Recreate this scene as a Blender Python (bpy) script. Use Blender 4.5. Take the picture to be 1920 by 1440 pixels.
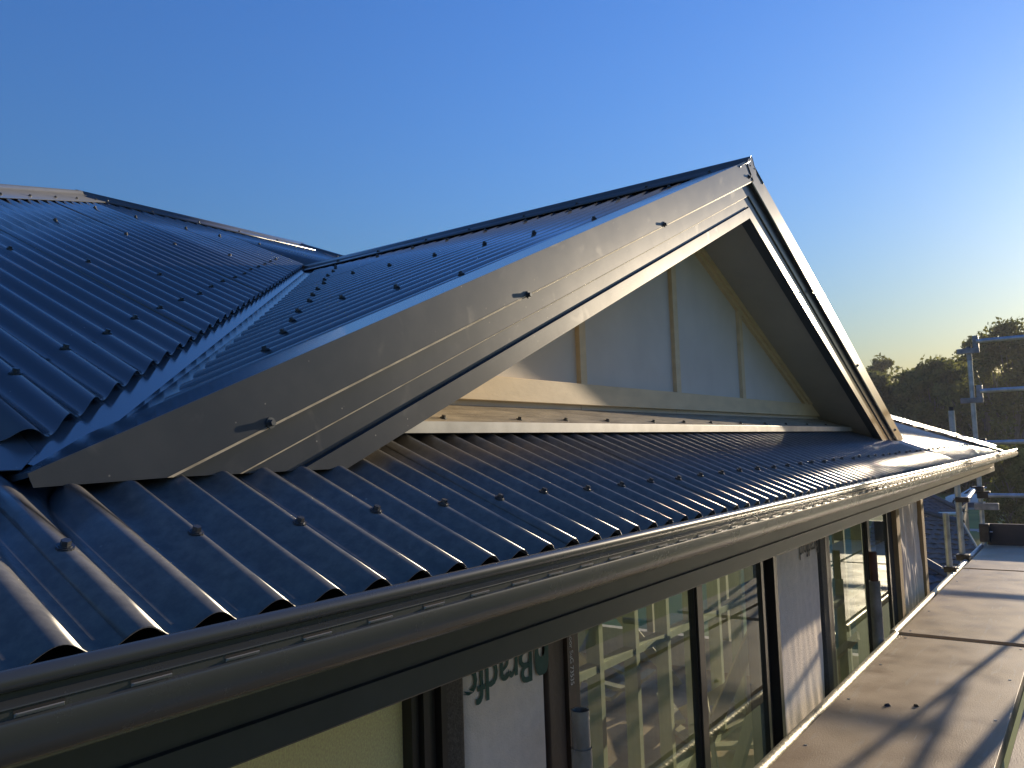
import bpy, bmesh, math, random
from mathutils import Vector, Matrix, noise
random.seed(7)
PI = math.pi
sc = bpy.context.scene
for o in list(bpy.data.objects): bpy.data.objects.remove(o)
COL = sc.collection

# ------------------------------------------------------------------ camera
CAM = Vector((-0.4179, -0.7351, 0.1544)); YAW, PITCH, ROLL, FPX = 0.6269, 0.0811, -0.0331, 1511.83
def cam_axes():
    f = Vector((math.cos(PITCH)*math.cos(YAW), math.cos(PITCH)*math.sin(YAW), math.sin(PITCH)))
    r = Vector((math.sin(YAW), -math.cos(YAW), 0)); u = r.cross(f)
    return math.cos(ROLL)*r+math.sin(ROLL)*u, -math.sin(ROLL)*r+math.cos(ROLL)*u, f
_r, _u, _f = cam_axes()
cd = bpy.data.cameras.new('camera'); cam = bpy.data.objects.new('camera', cd); COL.objects.link(cam)
cd.sensor_width = 36; cd.lens = 36*FPX/1920; cd.clip_start = 0.02; cd.clip_end = 3000
cam.matrix_world = Matrix(((_r.x, _u.x, -_f.x, CAM.x), (_r.y, _u.y, -_f.y, CAM.y), (_r.z, _u.z, -_f.z, CAM.z), (0, 0, 0, 1)))
sc.camera = cam
# ------------------------------------------------------------------ sky and sun
SUN_AZ, SUN_EL = math.radians(-8.1), math.radians(9.8)
SUN = Vector((math.cos(SUN_EL)*math.cos(SUN_AZ), math.cos(SUN_EL)*math.sin(SUN_AZ), math.sin(SUN_EL)))
w = bpy.data.worlds.new('World'); sc.world = w; w.use_nodes = True
nt = w.node_tree; bg = nt.nodes['Background']; sky = nt.nodes.new('ShaderNodeTexSky')
sky.sky_type = 'NISHITA'; sky.sun_disc = False; sky.sun_elevation = SUN_EL
sky.sun_rotation = math.atan2(SUN.x, SUN.y); sky.altitude = 0; sky.air_density = 2.3; sky.dust_density = 0.9; sky.ozone_density = 6.0
hs_ = nt.nodes.new('ShaderNodeHueSaturation'); hs_.inputs['Saturation'].default_value = 1.0; hs_.inputs['Value'].default_value = 1.0
tint = nt.nodes.new('ShaderNodeMix'); tint.data_type = 'RGBA'; tint.blend_type = 'MULTIPLY'; tint.inputs['Factor'].default_value = 1; tint.inputs['B'].default_value = (0.39, 0.575, 1.10, 1)
nt.links.new(sky.outputs[0], tint.inputs['A']); nt.links.new(tint.outputs['Result'], hs_.inputs['Color']); nt.links.new(hs_.outputs[0], bg.inputs[0]); bg.inputs[1].default_value = 0.13
ld = bpy.data.lights.new('sun', 'SUN'); ld.energy = 3.2; ld.angle = math.radians(0.53); ld.color = (1.0, 0.82, 0.58)
sun = bpy.data.objects.new('sun', ld); COL.objects.link(sun); sun.location = (20, -10, 12)
sun.rotation_euler = (-SUN).to_track_quat('-Z', 'Y').to_euler()
sc.view_settings.view_transform = 'Standard'; sc.view_settings.look = 'None'
sc.view_settings.exposure = 1.1; sc.view_settings.gamma = 1; sc.view_settings.use_curve_mapping = False
sc.render.engine = 'CYCLES'

# ------------------------------------------------------------------ materials
def new_mat(name):
    m = bpy.data.materials.new(name); m.use_nodes = True
    return m, m.node_tree.nodes, m.node_tree.links, m.node_tree.nodes['Principled BSDF']
def ramp(n, l, src, stops):
    r = n.new('ShaderNodeValToRGB'); l.new(src, r.inputs[0]); e = r.color_ramp.elements
    while len(e) < len(stops): e.new(0.5)
    for i, (p, c) in enumerate(stops): e[i].position = p; e[i].color = (c[0], c[1], c[2], 1) if hasattr(c, '__len__') else (c, c, c, 1)
    return r
def simple(name, c, rough=0.5, metal=0.0, var=0.12, scale=6.0, bump=0.0, bscale=60.0, stretch=None, spec=0.5):
    m, n, l, b = new_mat(name)
    tc = n.new('ShaderNodeTexCoord'); src = tc.outputs['Object']
    if stretch:
        mp = n.new('ShaderNodeMapping'); mp.inputs['Scale'].default_value = stretch; l.new(src, mp.inputs[0]); src = mp.outputs[0]
    t = n.new('ShaderNodeTexNoise'); t.inputs['Scale'].default_value = scale; t.inputs['Detail'].default_value = 6; l.new(src, t.inputs[0])
    lo = tuple(x*(1-var) for x in c); hi = tuple(min(1, x*(1+var)) for x in c)
    r = ramp(n, l, t.outputs[0], [(0.3, lo), (0.7, hi)]); l.new(r.outputs[0], b.inputs['Base Color'])
    b.inputs['Roughness'].default_value = rough; b.inputs['Metallic'].default_value = metal
    b.inputs['Specular IOR Level'].default_value = spec
    if bump:
        t2 = n.new('ShaderNodeTexNoise'); t2.inputs['Scale'].default_value = bscale; t2.inputs['Detail'].default_value = 4; l.new(src, t2.inputs[0])
        bp = n.new('ShaderNodeBump'); bp.inputs['Strength'].default_value = bump; bp.inputs['Distance'].default_value = 0.01
        l.new(t2.outputs[0], bp.inputs['Height']); l.new(bp.outputs[0], b.inputs['Normal'])
    return m
def paint(name, c, rough=0.32, dust=0.35, speck=True, smudge=0.0, stretch=(1, 1, 1), coat=0.0, spec=0.5, beck=False, dscale=5, gl=1.0, ior=1.45, sscale=55, bmp=0.25):
    """dark factory-painted steel with light dust, specks and hand smudges"""
    m, n, l, b = new_mat(name)
    tc = n.new('ShaderNodeTexCoord'); src = tc.outputs['Object']
    mp = n.new('ShaderNodeMapping'); mp.inputs['Scale'].default_value = stretch; l.new(src, mp.inputs[0])
    a = n.new('ShaderNodeTexNoise'); a.inputs['Scale'].default_value = dscale; a.inputs['Detail'].default_value = 8; a.inputs['Roughness'].default_value = 0.7; l.new(mp.outputs[0], a.inputs[0])
    ra = ramp(n, l, a.outputs[0], [(0.40, 0.0), (0.85, dust)])
    fac = ra.outputs[0]
    def add(f1, f2):
        x = n.new('ShaderNodeMath'); x.operation = 'MAXIMUM'; l.new(f1, x.inputs[0]); l.new(f2, x.inputs[1]); return x.outputs[0]
    if speck:
        v = n.new('ShaderNodeTexVoronoi'); v.inputs['Scale'].default_value = sscale; v.inputs['Randomness'].default_value = 1; l.new(src, v.inputs['Vector'])
        rv = ramp(n, l, v.outputs['Distance'], [(0.05, 0.7), (0.10, 0.0)])
        wn = n.new('ShaderNodeTexWhiteNoise'); l.new(v.outputs['Position'], wn.inputs[0])
        rw = ramp(n, l, wn.outputs[0], [(0.72, 0.0), (0.9, 1.0)])
        mu = n.new('ShaderNodeMath'); mu.operation = 'MULTIPLY'; l.new(rv.outputs[0], mu.inputs[0]); l.new(rw.outputs[0], mu.inputs[1])
        fac = add(fac, mu.outputs[0])
    if smudge:
        s = n.new('ShaderNodeTexNoise'); s.inputs['Scale'].default_value = 13; s.inputs['Detail'].default_value = 5; s.inputs['Distortion'].default_value = 0.6; l.new(src, s.inputs[0])
        rs = ramp(n, l, s.outputs[0], [(0.60, 0.0), (0.76, smudge*0.5)]); fac = add(fac, rs.outputs[0])
    mx = n.new('ShaderNodeMix'); mx.data_type = 'RGBA'; l.new(fac, mx.inputs['Factor'])
    mx.inputs['A'].default_value = (*c, 1); mx.inputs['B'].default_value = (0.36, 0.34, 0.30, 1)
    l.new(mx.outputs['Result'], b.inputs['Base Color'])
    rr = n.new('ShaderNodeMapRange'); l.new(fac, rr.inputs[0]); rr.inputs['To Min'].default_value = rough; rr.inputs['To Max'].default_value = 0.8
    l.new(rr.outputs[0], b.inputs['Roughness'])
    b.inputs['Coat Weight'].default_value = coat; b.inputs['Coat Roughness'].default_value = 0.16; b.inputs['Specular IOR Level'].default_value = spec
    # faint oil-canning of the sheet
    o = n.new('ShaderNodeTexNoise'); o.inputs['Scale'].default_value = 2.2; o.inputs['Detail'].default_value = 1; l.new(src, o.inputs[0])
    bp = n.new('ShaderNodeBump'); bp.inputs['Strength'].default_value = bmp; bp.inputs['Distance'].default_value = 0.01; l.new(o.outputs[0], bp.inputs['Height']); l.new(bp.outputs[0], b.inputs['Normal'])
    if beck:                            # satin paint without a long highlight tail
        d = n.new('ShaderNodeBsdfDiffuse'); l.new(mx.outputs['Result'], d.inputs[0]); l.new(bp.outputs[0], d.inputs['Normal'])
        g = n.new('ShaderNodeBsdfAnisotropic'); g.distribution = 'BECKMANN'; g.inputs[0].default_value = (gl, gl, gl, 1); l.new(rr.outputs[0], g.inputs['Roughness']); l.new(bp.outputs[0], g.inputs['Normal'])
        rr.inputs['To Max'].default_value = rough+0.15
        fr = n.new('ShaderNodeFresnel'); fr.inputs[0].default_value = ior; l.new(bp.outputs[0], fr.inputs['Normal'])
        ms = n.new('ShaderNodeMixShader'); l.new(fr.outputs[0], ms.inputs[0]); l.new(d.outputs[0], ms.inputs[1]); l.new(g.outputs[0], ms.inputs[2])
        l.new(ms.outputs[0], n['Material Output'].inputs[0]); n.remove(b)
    return m
M = {}
M['roof'] = paint('roof_paint', (0.060, 0.066, 0.074), 0.19, 0.04, beck=True, ior=1.7)
M['roof_dusty'] = paint('dusty_roof_paint', (0.125, 0.125, 0.125), 0.28, 0.42, beck=True, dscale=50, gl=0.6, sscale=38)
M['flash'] = paint('clean_flashing_paint', (0.10, 0.108, 0.12), 0.16, 0.06, beck=True, ior=1.95, speck=False)
M['edge'] = simple('worn_fold_edge', (0.42, 0.39, 0.33), 0.5, 0.2, 0.3, 30)  # sun-caught fold lines, painted in as a lighter colour
M['barge'] = paint('barge_paint', (0.044, 0.052, 0.063), 0.29, 0.08, smudge=0.26, spec=0.4, bmp=0.06)
M['cap'] = paint('cap_paint', (0.095, 0.100, 0.108), 0.28, 0.10, beck=True)
M['gutter'] = paint('gutter_paint', (0.045, 0.049, 0.049), 0.27, 0.02, speck=False, smudge=0.0, bmp=0.03)
M['fascia'] = paint('fascia_paint', (0.035, 0.037, 0.042), 0.33, 0.08, speck=False)
M['apron'] = simple('dusty_flashing', (0.34, 0.29, 0.21), 0.55, 0, 0.4, 7, 0.3, 30, (1, 5, 5))
M['lip'] = simple('bare_flashing', (0.40, 0.40, 0.385), 0.4, 0.3, 0.2, 14)
M['screw'] = simple('screw_steel', (0.10, 0.105, 0.11), 0.35, 0.6, 0.2, 90)
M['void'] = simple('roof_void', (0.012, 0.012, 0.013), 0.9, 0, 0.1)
M['panel'] = simple('fibre_cement', (0.66, 0.60, 0.53), 0.75, 0, 0.06, 5, 0.04, 40)
M['batten'] = simple('primed_timber', (0.70, 0.54, 0.33), 0.65, 0, 0.08, 9, 0.04, 40, (1, 1, 3))
M['soffit'] = simple('soffit_board', (0.42, 0.38, 0.33), 0.75, 0, 0.08, 6, 0.2, 60)
M['wrap'] = simple('wall_wrap_fabric', (0.80, 0.69, 0.60), 0.8, 0, 0.06, 30, 0.35, 220)
M['darkwrap'] = simple('dark_woven_wrap', (0.055, 0.05, 0.045), 0.7, 0, 0.5, 160, 0.3, 300)
M['print'] = simple('green_print', (0.025, 0.085, 0.07), 0.7, 0, 0.15, 20)
M['greyprint'] = simple('grey_print', (0.09, 0.09, 0.085), 0.7, 0, 0.15, 20)
M['chalk'] = simple('chalk', (0.62, 0.62, 0.62), 0.9, 0, 0.3, 120)
M['frame'] = simple('bronze_aluminium', (0.028, 0.026, 0.025), 0.35, 0.2, 0.15, 12)
M['brown'] = simple('brown_reveal', (0.06, 0.04, 0.032), 0.5, 0, 0.2, 9, 0.1, 60)
M['stud'] = simple('pale_pine', (0.52, 0.47, 0.30), 0.7, 0, 0.15, 8, 0.2, 50, (1, 1, 0.3))
M['stud_green'] = simple('treated_pine', (0.50, 0.54, 0.36), 0.7, 0, 0.15, 8)
M['post'] = simple('weathered_timber', (0.36, 0.25, 0.13), 0.7, 0, 0.25, 10, 0.3, 50, (4, 4, 0.5))
M['floor'] = simple('ply_floor', (0.52, 0.38, 0.24), 0.7, 0, 0.3, 3, 0.2, 40)
M['plaster'] = simple('dark_inner_wall', (0.12, 0.11, 0.09), 0.8, 0, 0.3, 2)
M['galv'] = simple('galvanised_steel', (0.42, 0.44, 0.46), 0.42, 0.75, 0.25, 14, 0.15, 60)
M['rustgalv'] = simple('worn_galvanised_steel', (0.24, 0.24, 0.24), 0.55, 0.5, 0.4, 10, 0.3, 60)
M['rust'] = simple('red_oxide_steel', (0.12, 0.05, 0.035), 0.6, 0.1, 0.3, 12)
M['clamp'] = simple('black_clamp_steel', (0.05, 0.045, 0.04), 0.55, 0.5, 0.4, 30)
M['tubegold'] = simple('dirty_yellow_tube', (0.50, 0.46, 0.33), 0.45, 0.5, 0.35, 9, 0.3, 40)
M['toe'] = simple('toe_board', (0.07, 0.05, 0.042), 0.6, 0, 0.2, 6)
def deck_mat():
    m, n, l, b = new_mat('film_faced_ply'); tc = n.new('ShaderNodeTexCoord'); src = tc.outputs['Object']
    def ns(sc_, det, st=(1, 1, 1), dist=0):
        mp = n.new('ShaderNodeMapping'); mp.inputs['Scale'].default_value = st; l.new(src, mp.inputs[0])
        t = n.new('ShaderNodeTexNoise'); t.inputs['Scale'].default_value = sc_; t.inputs['Detail'].default_value = det; t.inputs['Distortion'].default_value = dist; l.new(mp.outputs[0], t.inputs[0]); return t.outputs[0]
    base = ramp(n, l, ns(2.5, 8), [(0.3, (0.30, 0.205, 0.125)), (0.5, (0.44, 0.32, 0.205)), (0.72, (0.54, 0.42, 0.29))])
    def over(prev, fac, col):
        x = n.new('ShaderNodeMix'); x.data_type = 'RGBA'; l.new(fac, x.inputs['Factor']); l.new(prev, x.inputs['A']); x.inputs['B'].default_value = (*col, 1); return x.outputs['Result']
    c = over(base.outputs[0], ramp(n, l, ns(3, 6, (1, 9, 1), 0.6), [(0.58, 0.0), (0.7, 0.45)]).outputs[0], (0.48, 0.42, 0.34))
    c = over(c, ramp(n, l, ns(14, 3, (0.35, 4, 1), 1.5), [(0.70, 0.0), (0.76, 0.7)]).outputs[0], (0.60, 0.55, 0.46))
    c = over(c, ramp(n, l, ns(28, 2), [(0.74, 0.0), (0.80, 0.8)]).outputs[0], (0.06, 0.05, 0.045))
    l.new(c, b.inputs['Base Color'])
    l.new(ramp(n, l, ns(5, 5), [(0.3, 0.42), (0.7, 0.65)]).outputs[0], b.inputs['Roughness'])
    bp = n.new('ShaderNodeBump'); bp.inputs['Strength'].default_value = 0.15; bp.inputs['Distance'].default_value = 0.01; l.new(ns(60, 4, (1, 3, 1)), bp.inputs['Height']); l.new(bp.outputs[0], b.inputs['Normal'])
    return m
M['deck'] = deck_mat()
def glass_mat():
    m, n, l, b = new_mat('tinted_glass'); n.remove(b); out = n['Material Output']
    tr = n.new('ShaderNodeBsdfTransparent'); tr.inputs[0].default_value = (0.74, 0.82, 0.77, 1)
    gl = n.new('ShaderNodeBsdfGlossy'); gl.inputs['Roughness'].default_value = 0.0; gl.inputs[0].default_value = (0.95, 1, 0.97, 1)
    fr = n.new('ShaderNodeFresnel'); fr.inputs[0].default_value = 1.9
    mx = n.new('ShaderNodeMixShader'); l.new(fr.outputs[0], mx.inputs[0]); l.new(tr.outputs[0], mx.inputs[1]); l.new(gl.outputs[0], mx.inputs[2])
    # thin dust film on the pane
    df = n.new('ShaderNodeBsdfDiffuse'); df.inputs[0].default_value = (0.5, 0.52, 0.46, 1)
    tc = n.new('ShaderNodeTexCoord'); mp = n.new('ShaderNodeMapping'); mp.inputs['Scale'].default_value = (14, 14, 1.5); l.new(tc.outputs['Object'], mp.inputs[0])
    t = n.new('ShaderNodeTexNoise'); t.inputs['Scale'].default_value = 3; t.inputs['Detail'].default_value = 5; l.new(mp.outputs[0], t.inputs[0])
    r = ramp(n, l, t.outputs[0], [(0.35, 0.02), (0.75, 0.10)])
    m2 = n.new('ShaderNodeMixShader'); l.new(r.outputs[0], m2.inputs[0]); l.new(mx.outputs[0], m2.inputs[1]); l.new(df.outputs[0], m2.inputs[2])
    l.new(m2.outputs[0], out.inputs[0]); return m
M['glass'] = glass_mat()
M['olive'] = simple('olive_blind', (0.95, 0.79, 0.40), 0.7, 0, 0.22, 260, 0.3, 420, (1, 1, 0.6))
_n = M['olive'].node_tree.nodes; _l = M['olive'].node_tree.links; _t = _n.new('ShaderNodeBsdfTranslucent'); _t.inputs[0].default_value = (0.9, 0.76, 0.42, 1); _m = _n.new('ShaderNodeMixShader'); _m.inputs[0].default_value = 0.2
_l.new(_n['Principled BSDF'].outputs[0], _m.inputs[1]); _l.new(_t.outputs[0], _m.inputs[2]); _l.new(_m.outputs[0], _n['Material Output'].inputs[0])
M['tile'] = simple('brown_roof_tile', (0.13, 0.095, 0.075), 0.7, 0, 0.3, 3, 0.3, 20)
M['tiledark'] = simple('charcoal_roof_tile', (0.06, 0.06, 0.065), 0.6, 0, 0.3, 4, 0.3, 20)
M['brick'] = simple('cream_brick', (0.50, 0.40, 0.28), 0.8, 0, 0.2, 5)
M['white'] = simple('white_paint', (0.75, 0.75, 0.73), 0.5, 0, 0.05)
M['carpaint'] = simple('white_car_paint', (0.72, 0.74, 0.77), 0.2, 0, 0.03)
M['carglass'] = simple('dark_car_glass', (0.02, 0.025, 0.03), 0.08, 0, 0.05)
M['tyre'] = simple('tyre_rubber', (0.02, 0.02, 0.02), 0.8, 0, 0.1)
M['lamp'] = simple('red_lens', (0.4, 0.03, 0.02), 0.2, 0, 0.05)
M['bark'] = simple('gum_bark', (0.17, 0.14, 0.11), 0.85, 0, 0.4, 3, 0.4, 12, (1, 1, 0.3))
M['lowroof'] = simple('pale_blue_steel', (0.30, 0.36, 0.42), 0.4, 0.2, 0.15, 3)
def leaf_mat(name, c1, c2):
    m, n, l, b = new_mat(name); n.remove(b); out = n['Material Output']
    oi = n.new('ShaderNodeNewGeometry'); t = n.new('ShaderNodeTexNoise'); t.inputs['Scale'].default_value = 0.8; t.inputs['Detail'].default_value = 3; l.new(oi.outputs['Position'], t.inputs[0])
    r = ramp(n, l, t.outputs[0], [(0.35, c1), (0.65, c2)])
    d = n.new('ShaderNodeBsdfDiffuse'); l.new(r.outputs[0], d.inputs[0]); tl = n.new('ShaderNodeBsdfTranslucent'); l.new(r.outputs[0], tl.inputs[0])
    mx = n.new('ShaderNodeMixShader'); mx.inputs[0].default_value = 0.55; l.new(d.outputs[0], mx.inputs[1]); l.new(tl.outputs[0], mx.inputs[2]); l.new(mx.outputs[0], out.inputs[0]); return m
M['leafA'] = leaf_mat('gum_leaf', (0.085, 0.105, 0.03), (0.22, 0.22, 0.06))
M['leafB'] = leaf_mat('bush_leaf', (0.08, 0.11, 0.025), (0.24, 0.25, 0.06))
def ground_mat():
    m, n, l, b = new_mat('lawn'); g = n.new('ShaderNodeNewGeometry')
    t = n.new('ShaderNodeTexNoise'); t.inputs['Scale'].default_value = 0.25; t.inputs['Detail'].default_value = 10; l.new(g.outputs['Position'], t.inputs[0])
    r = ramp(n, l, t.outputs[0], [(0.3, (0.10, 0.14, 0.02)), (0.55, (0.18, 0.22, 0.035)), (0.8, (0.26, 0.24, 0.08))])
    l.new(r.outputs[0], b.inputs['Base Color']); b.inputs['Roughness'].default_value = 0.9; return m
M['grass'] = ground_mat()
M['asphalt'] = simple('asphalt', (0.055, 0.056, 0.06), 0.85, 0, 0.2, 2, 0.3, 80)
M['concrete'] = simple('concrete', (0.36, 0.34, 0.31), 0.85, 0, 0.15, 3)

# ------------------------------------------------------------------ mesh helpers
def mesh(name, V, F, smooth=False):
    me = bpy.data.meshes.new(name); me.from_pydata([tuple(v) for v in V], [], F); me.update()
    if smooth:
        for p in me.polygons: p.use_smooth = True
    return me
def link(name, me, mat, parent=None):
    o = bpy.data.objects.new(name, me); COL.objects.link(o)
    if mat is not None and len(me.materials) == 0: me.materials.append(mat)
    if parent: o.parent = parent
    return o
def obj(name, V, F, mat, parent=None, smooth=False): return link(name, mesh(name, V, F, smooth), M[mat], parent)
def tag(o, label, cat, group=None):
    o['label'] = label; o['category'] = cat
    if group: o['group'] = group
    return o
def struct(o): o['kind'] = 'structure'; return o
def thing(name, label, cat, loc=(0, 0, 0), group=None):
    o = bpy.data.objects.new(name, None); COL.objects.link(o); o.location = loc; o.empty_display_size = 0.1
    return tag(o, label, cat, group)
class MB:
    def __init__(s): s.V = []; s.F = []
    def add(s, V, F):
        k = len(s.V); s.V += [tuple(v) for v in V]; s.F += [tuple(i+k for i in f) for f in F]; return s
    def box(s, x0, x1, y0, y1, z0, z1):
        return s.add([(x0,y0,z0),(x1,y0,z0),(x1,y1,z0),(x0,y1,z0),(x0,y0,z1),(x1,y0,z1),(x1,y1,z1),(x0,y1,z1)],
                     [(0,3,2,1),(4,5,6,7),(0,1,5,4),(1,2,6,5),(2,3,7,6),(3,0,4,7)])
    def tube(s, a, b, r, n=14, r2=None, hollow=False):
        a = Vector(a); b = Vector(b); d = (b-a).normalized(); r2 = r if r2 is None else r2
        t = Vector((0, 0, 1)) if abs(d.z) < 0.9 else Vector((1, 0, 0)); p = d.cross(t).normalized(); q = d.cross(p)
        V = []
        for (c, rr) in ((a, r), (b, r2)):
            V += [c+(p*math.cos(2*PI*i/n)+q*math.sin(2*PI*i/n))*rr for i in range(n)]
        F = [(i, (i+1) % n, n+(i+1) % n, n+i) for i in range(n)]
        F.append(tuple(range(n-1, -1, -1)))
        if hollow:
            V += [b+(p*math.cos(2*PI*i/n)+q*math.sin(2*PI*i/n))*r2*0.86 for i in range(n)]
            V += [b-d*0.12+(p*math.cos(2*PI*i/n)+q*math.sin(2*PI*i/n))*r2*0.86 for i in range(n)]
            F += [(n+i, n+(i+1) % n, 2*n+(i+1) % n, 2*n+i) for i in range(n)]
            F += [(2*n+i, 2*n+(i+1) % n, 3*n+(i+1) % n, 3*n+i) for i in range(n)]
            F.append(tuple(range(3*n, 4*n)))
        else: F.append(tuple(range(n, 2*n)))
        return s.add(V, F)
    def prism_y(s, poly, y0, y1):      # polygon in XZ (counter-clockwise seen from -Y), extruded in Y
        n = len(poly); V = [(x, y0, z) for x, z in poly]+[(x, y1, z) for x, z in poly]
        F = [tuple(range(n)), tuple(range(2*n-1, n-1, -1))]+[(i, n+i, n+(i+1) % n, (i+1) % n) for i in range(n)]
        return s.add(V, F)
    def prism_x(s, poly, x0, x1, cap=True):      # polygon in YZ extruded in X
        n = len(poly); V = [(x0, y, z) for y, z in poly]+[(x1, y, z) for y, z in poly]
        F = [(i, (i+1) % n, n+(i+1) % n, n+i) for i in range(n)]
        if cap: F += [tuple(range(n-1, -1, -1)), tuple(range(n, 2*n))]
        return s.add(V, F)
    def build(s, name, mat, parent=None, smooth=False, bevel=0.0, fix=True):
        me = mesh(name, s.V, s.F)
        bm = bmesh.new(); bm.from_mesh(me)
        if fix: bmesh.ops.recalc_face_normals(bm, faces=bm.faces)
        if bevel:
            es = [e for e in bm.edges if len(e.link_faces) == 2 and e.calc_face_angle(0) > 0.6]
            bmesh.ops.bevel(bm, geom=es, offset=bevel, segments=2, profile=0.5, affect='EDGES')
        if smooth:
            for f in bm.faces: f.smooth = True
            for e in bm.edges:
                if len(e.link_faces) == 2 and e.calc_face_angle(0) > 0.6: e.smooth = False
        bm.to_mesh(me); bm.free()
        return link(name, me, M[mat], parent)

# ------------------------------------------------------------------ house constants (metres, eave line of the sheet crests = origin)
AL = 0.3984; TA = math.tan(AL); CA, SA = math.cos(AL), math.sin(AL)
XA, YG, ZR, TB = 2.6908, 0.3078, 1.2744, 0.4238; BE = math.atan(TB); CB, SB = math.cos(BE), math.sin(BE)
YM, XLM, XC = 4.2319, 1.9751, 7.8935
XL, XR = 0.0257, 5.355
YWALL = 0.57; YGW = 0.60
PITCH_C, DEPTH = 0.0762, 0.0178
house = thing('house', 'house under construction with dark corrugated steel roof and a front gable', 'house', (0, 0, -0.2))
house.location = (0, 0, 0)

screw_mb = MB(); nseg = 12
screw_mb.tube((0, 0, -0.001), (0, 0, 0.0022), 0.0094, nseg).tube((0, 0, 0.0022), (0, 0, 0.0032), 0.0072, nseg)
screw_mb.tube((0, 0, 0.0032), (0, 0, 0.0088), 0.0056, 6, 0.0052)
_so = screw_mb.build('screw', 'screw', None); SCREW = _so.data; bpy.data.objects.remove(_so)
def screw(P, nrm, parent, sc_=1.0):
    o = bpy.data.objects.new('screw', SCREW); COL.objects.link(o); o.parent = parent
    q = Vector(nrm).to_track_quat('Z', 'X'); jit = Matrix.Rotation(random.uniform(0, 1), 4, 'Z') @ Matrix.Rotation(random.uniform(-.06, .06), 4, 'X')
    o.matrix_world = Matrix.Translation(P) @ q.to_matrix().to_4x4() @ jit @ Matrix.Scale(sc_, 4)
    return o

def corr(name, O, e, s, n, u0, u1, lo, hi, off, mat='roof', parent=house, per=18, phase=0.0, lap=0.0009):
    """corrugated sheet: e along the eave, s up the slope, n outward; crests touch the plane through O (+off)"""
    O, e, s, n = Vector(O), Vector(e), Vector(s), Vector(n)
    k = max(2, int(round((u1-u0)/PITCH_C*per))); V = []; F = []; last = None
    for i in range(k+1):
        u = u0+(u1-u0)*i/k
        a, b_ = lo(u), hi(u)
        if b_-a < 0.004: last = None; continue
        c = math.cos(2*PI*(u-phase)/PITCH_C); h = DEPTH*0.5*(c*(1.08-0.08*c*c)-1)
        lift = off+h+lap*(1-i/k)
        p0 = O+e*u+s*a+n*lift; p1 = O+e*u+s*b_+n*lift
        V += [p0, p1]; j = len(V)-2
        if last is not None: F.append((last, j, j+1, last+1))
        last = j
    if not F: return None
    me = mesh(name, V, F, True)
    bm = bmesh.new(); bm.from_mesh(me)
    bmesh.ops.recalc_face_normals(bm, faces=bm.faces)
    bm.normal_update()
    if sum((f.normal.dot(n) for f in bm.faces)) < 0: bmesh.ops.reverse_faces(bm, faces=bm.faces)
    bm.to_mesh(me); bm.free()
    o = link(name, me, M[mat], parent)
    md = o.modifiers.new('thickness', 'SOLIDIFY'); md.thickness = 0.0009; md.offset = -1
    return o

# ------------------------------------------------------------------ main roof: front slope
eX, sF, nF = Vector((1, 0, 0)), Vector((0, CA, SA)), Vector((0, -SA, CA))
def hipL(y): return y-(YM-XLM)          # X of the left hip at plan distance y
SW = PITCH_C*10
VAL = 0.27                              # valley line: y = x + VAL (left), mirrored right
def front_hi(u):                        # plan y of ridge or hip above u
    return min(YM-0.05, u+(YM-XLM)-0.04, XC-u-0.04)
def lower_hi(u):
    y = front_hi(u)
    if u < 0.10: return min(y, 0.37)
    if u < XR-0.05: return min(y, 0.575, u+VAL, 2*XA-u+VAL)
    return y
def upper_lo(u):
    uu = u if u < XA else 2*XA-u
    return max(0.43, uu+0.335)
sheets_low, sheets_up = [], []
x = -PITCH_C*0.25-SW*3
k = 0
while x < XC:
    u0, u1 = x, min(x+SW+PITCH_C*0.5, XC)
    o = corr('roof_sheet', (0, 0, 0), eX, sF, nF, u0, u1, lambda u: 0.0, lambda u: lower_hi(u)/CA, 0.0, 'roof_dusty')
    if o: sheets_low.append((u0, x+SW, o))
    if u0 < XR+0.2:
        o = corr('roof_sheet', (0, 0, 0), eX, sF, nF, u0, u1, lambda u: upper_lo(u)/CA, lambda u: (front_hi(u) if u < XR-0.1 else -1)/CA, 0.024)
        if o: sheets_up.append((u0, x+SW, o))
    x += SW; k += 1
def pick(lst, u):
    for a, b_, o in lst:
        if a <= u <= b_: return o
    return lst[-1][2]
def fp(u, y, off): return Vector((u, y, TA*y))+nF*off
for i in range(-2, 56):
    u = 0.1524*i
    y = 0.1574+random.uniform(-0.006, 0.006)
    if u < XC-0.25 and u > -0.2: screw(fp(u, y, 0.0005), nF, pick(sheets_low, u))
for i in range(0, 16):                  # row along the valley
    u = round(0.189/PITCH_C+2*i)*PITCH_C
    screw(fp(u, u+0.515+random.uniform(-.01, .01), 0.0245), nF, pick(sheets_up, u))
for y, step, us in ((1.816, 3, 0.6096), (2.72, 3.6, 1.14), (3.61, 3.6, 1.72)):
    for i in range(0, 9):
        u = round((us+step*i*PITCH_C)/PITCH_C)*PITCH_C
        if u+0.55 < y and y < front_hi(u)-0.1: screw(fp(u, y+random.uniform(-.012, .012), 0.0245), nF, pick(sheets_up, u))
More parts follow.
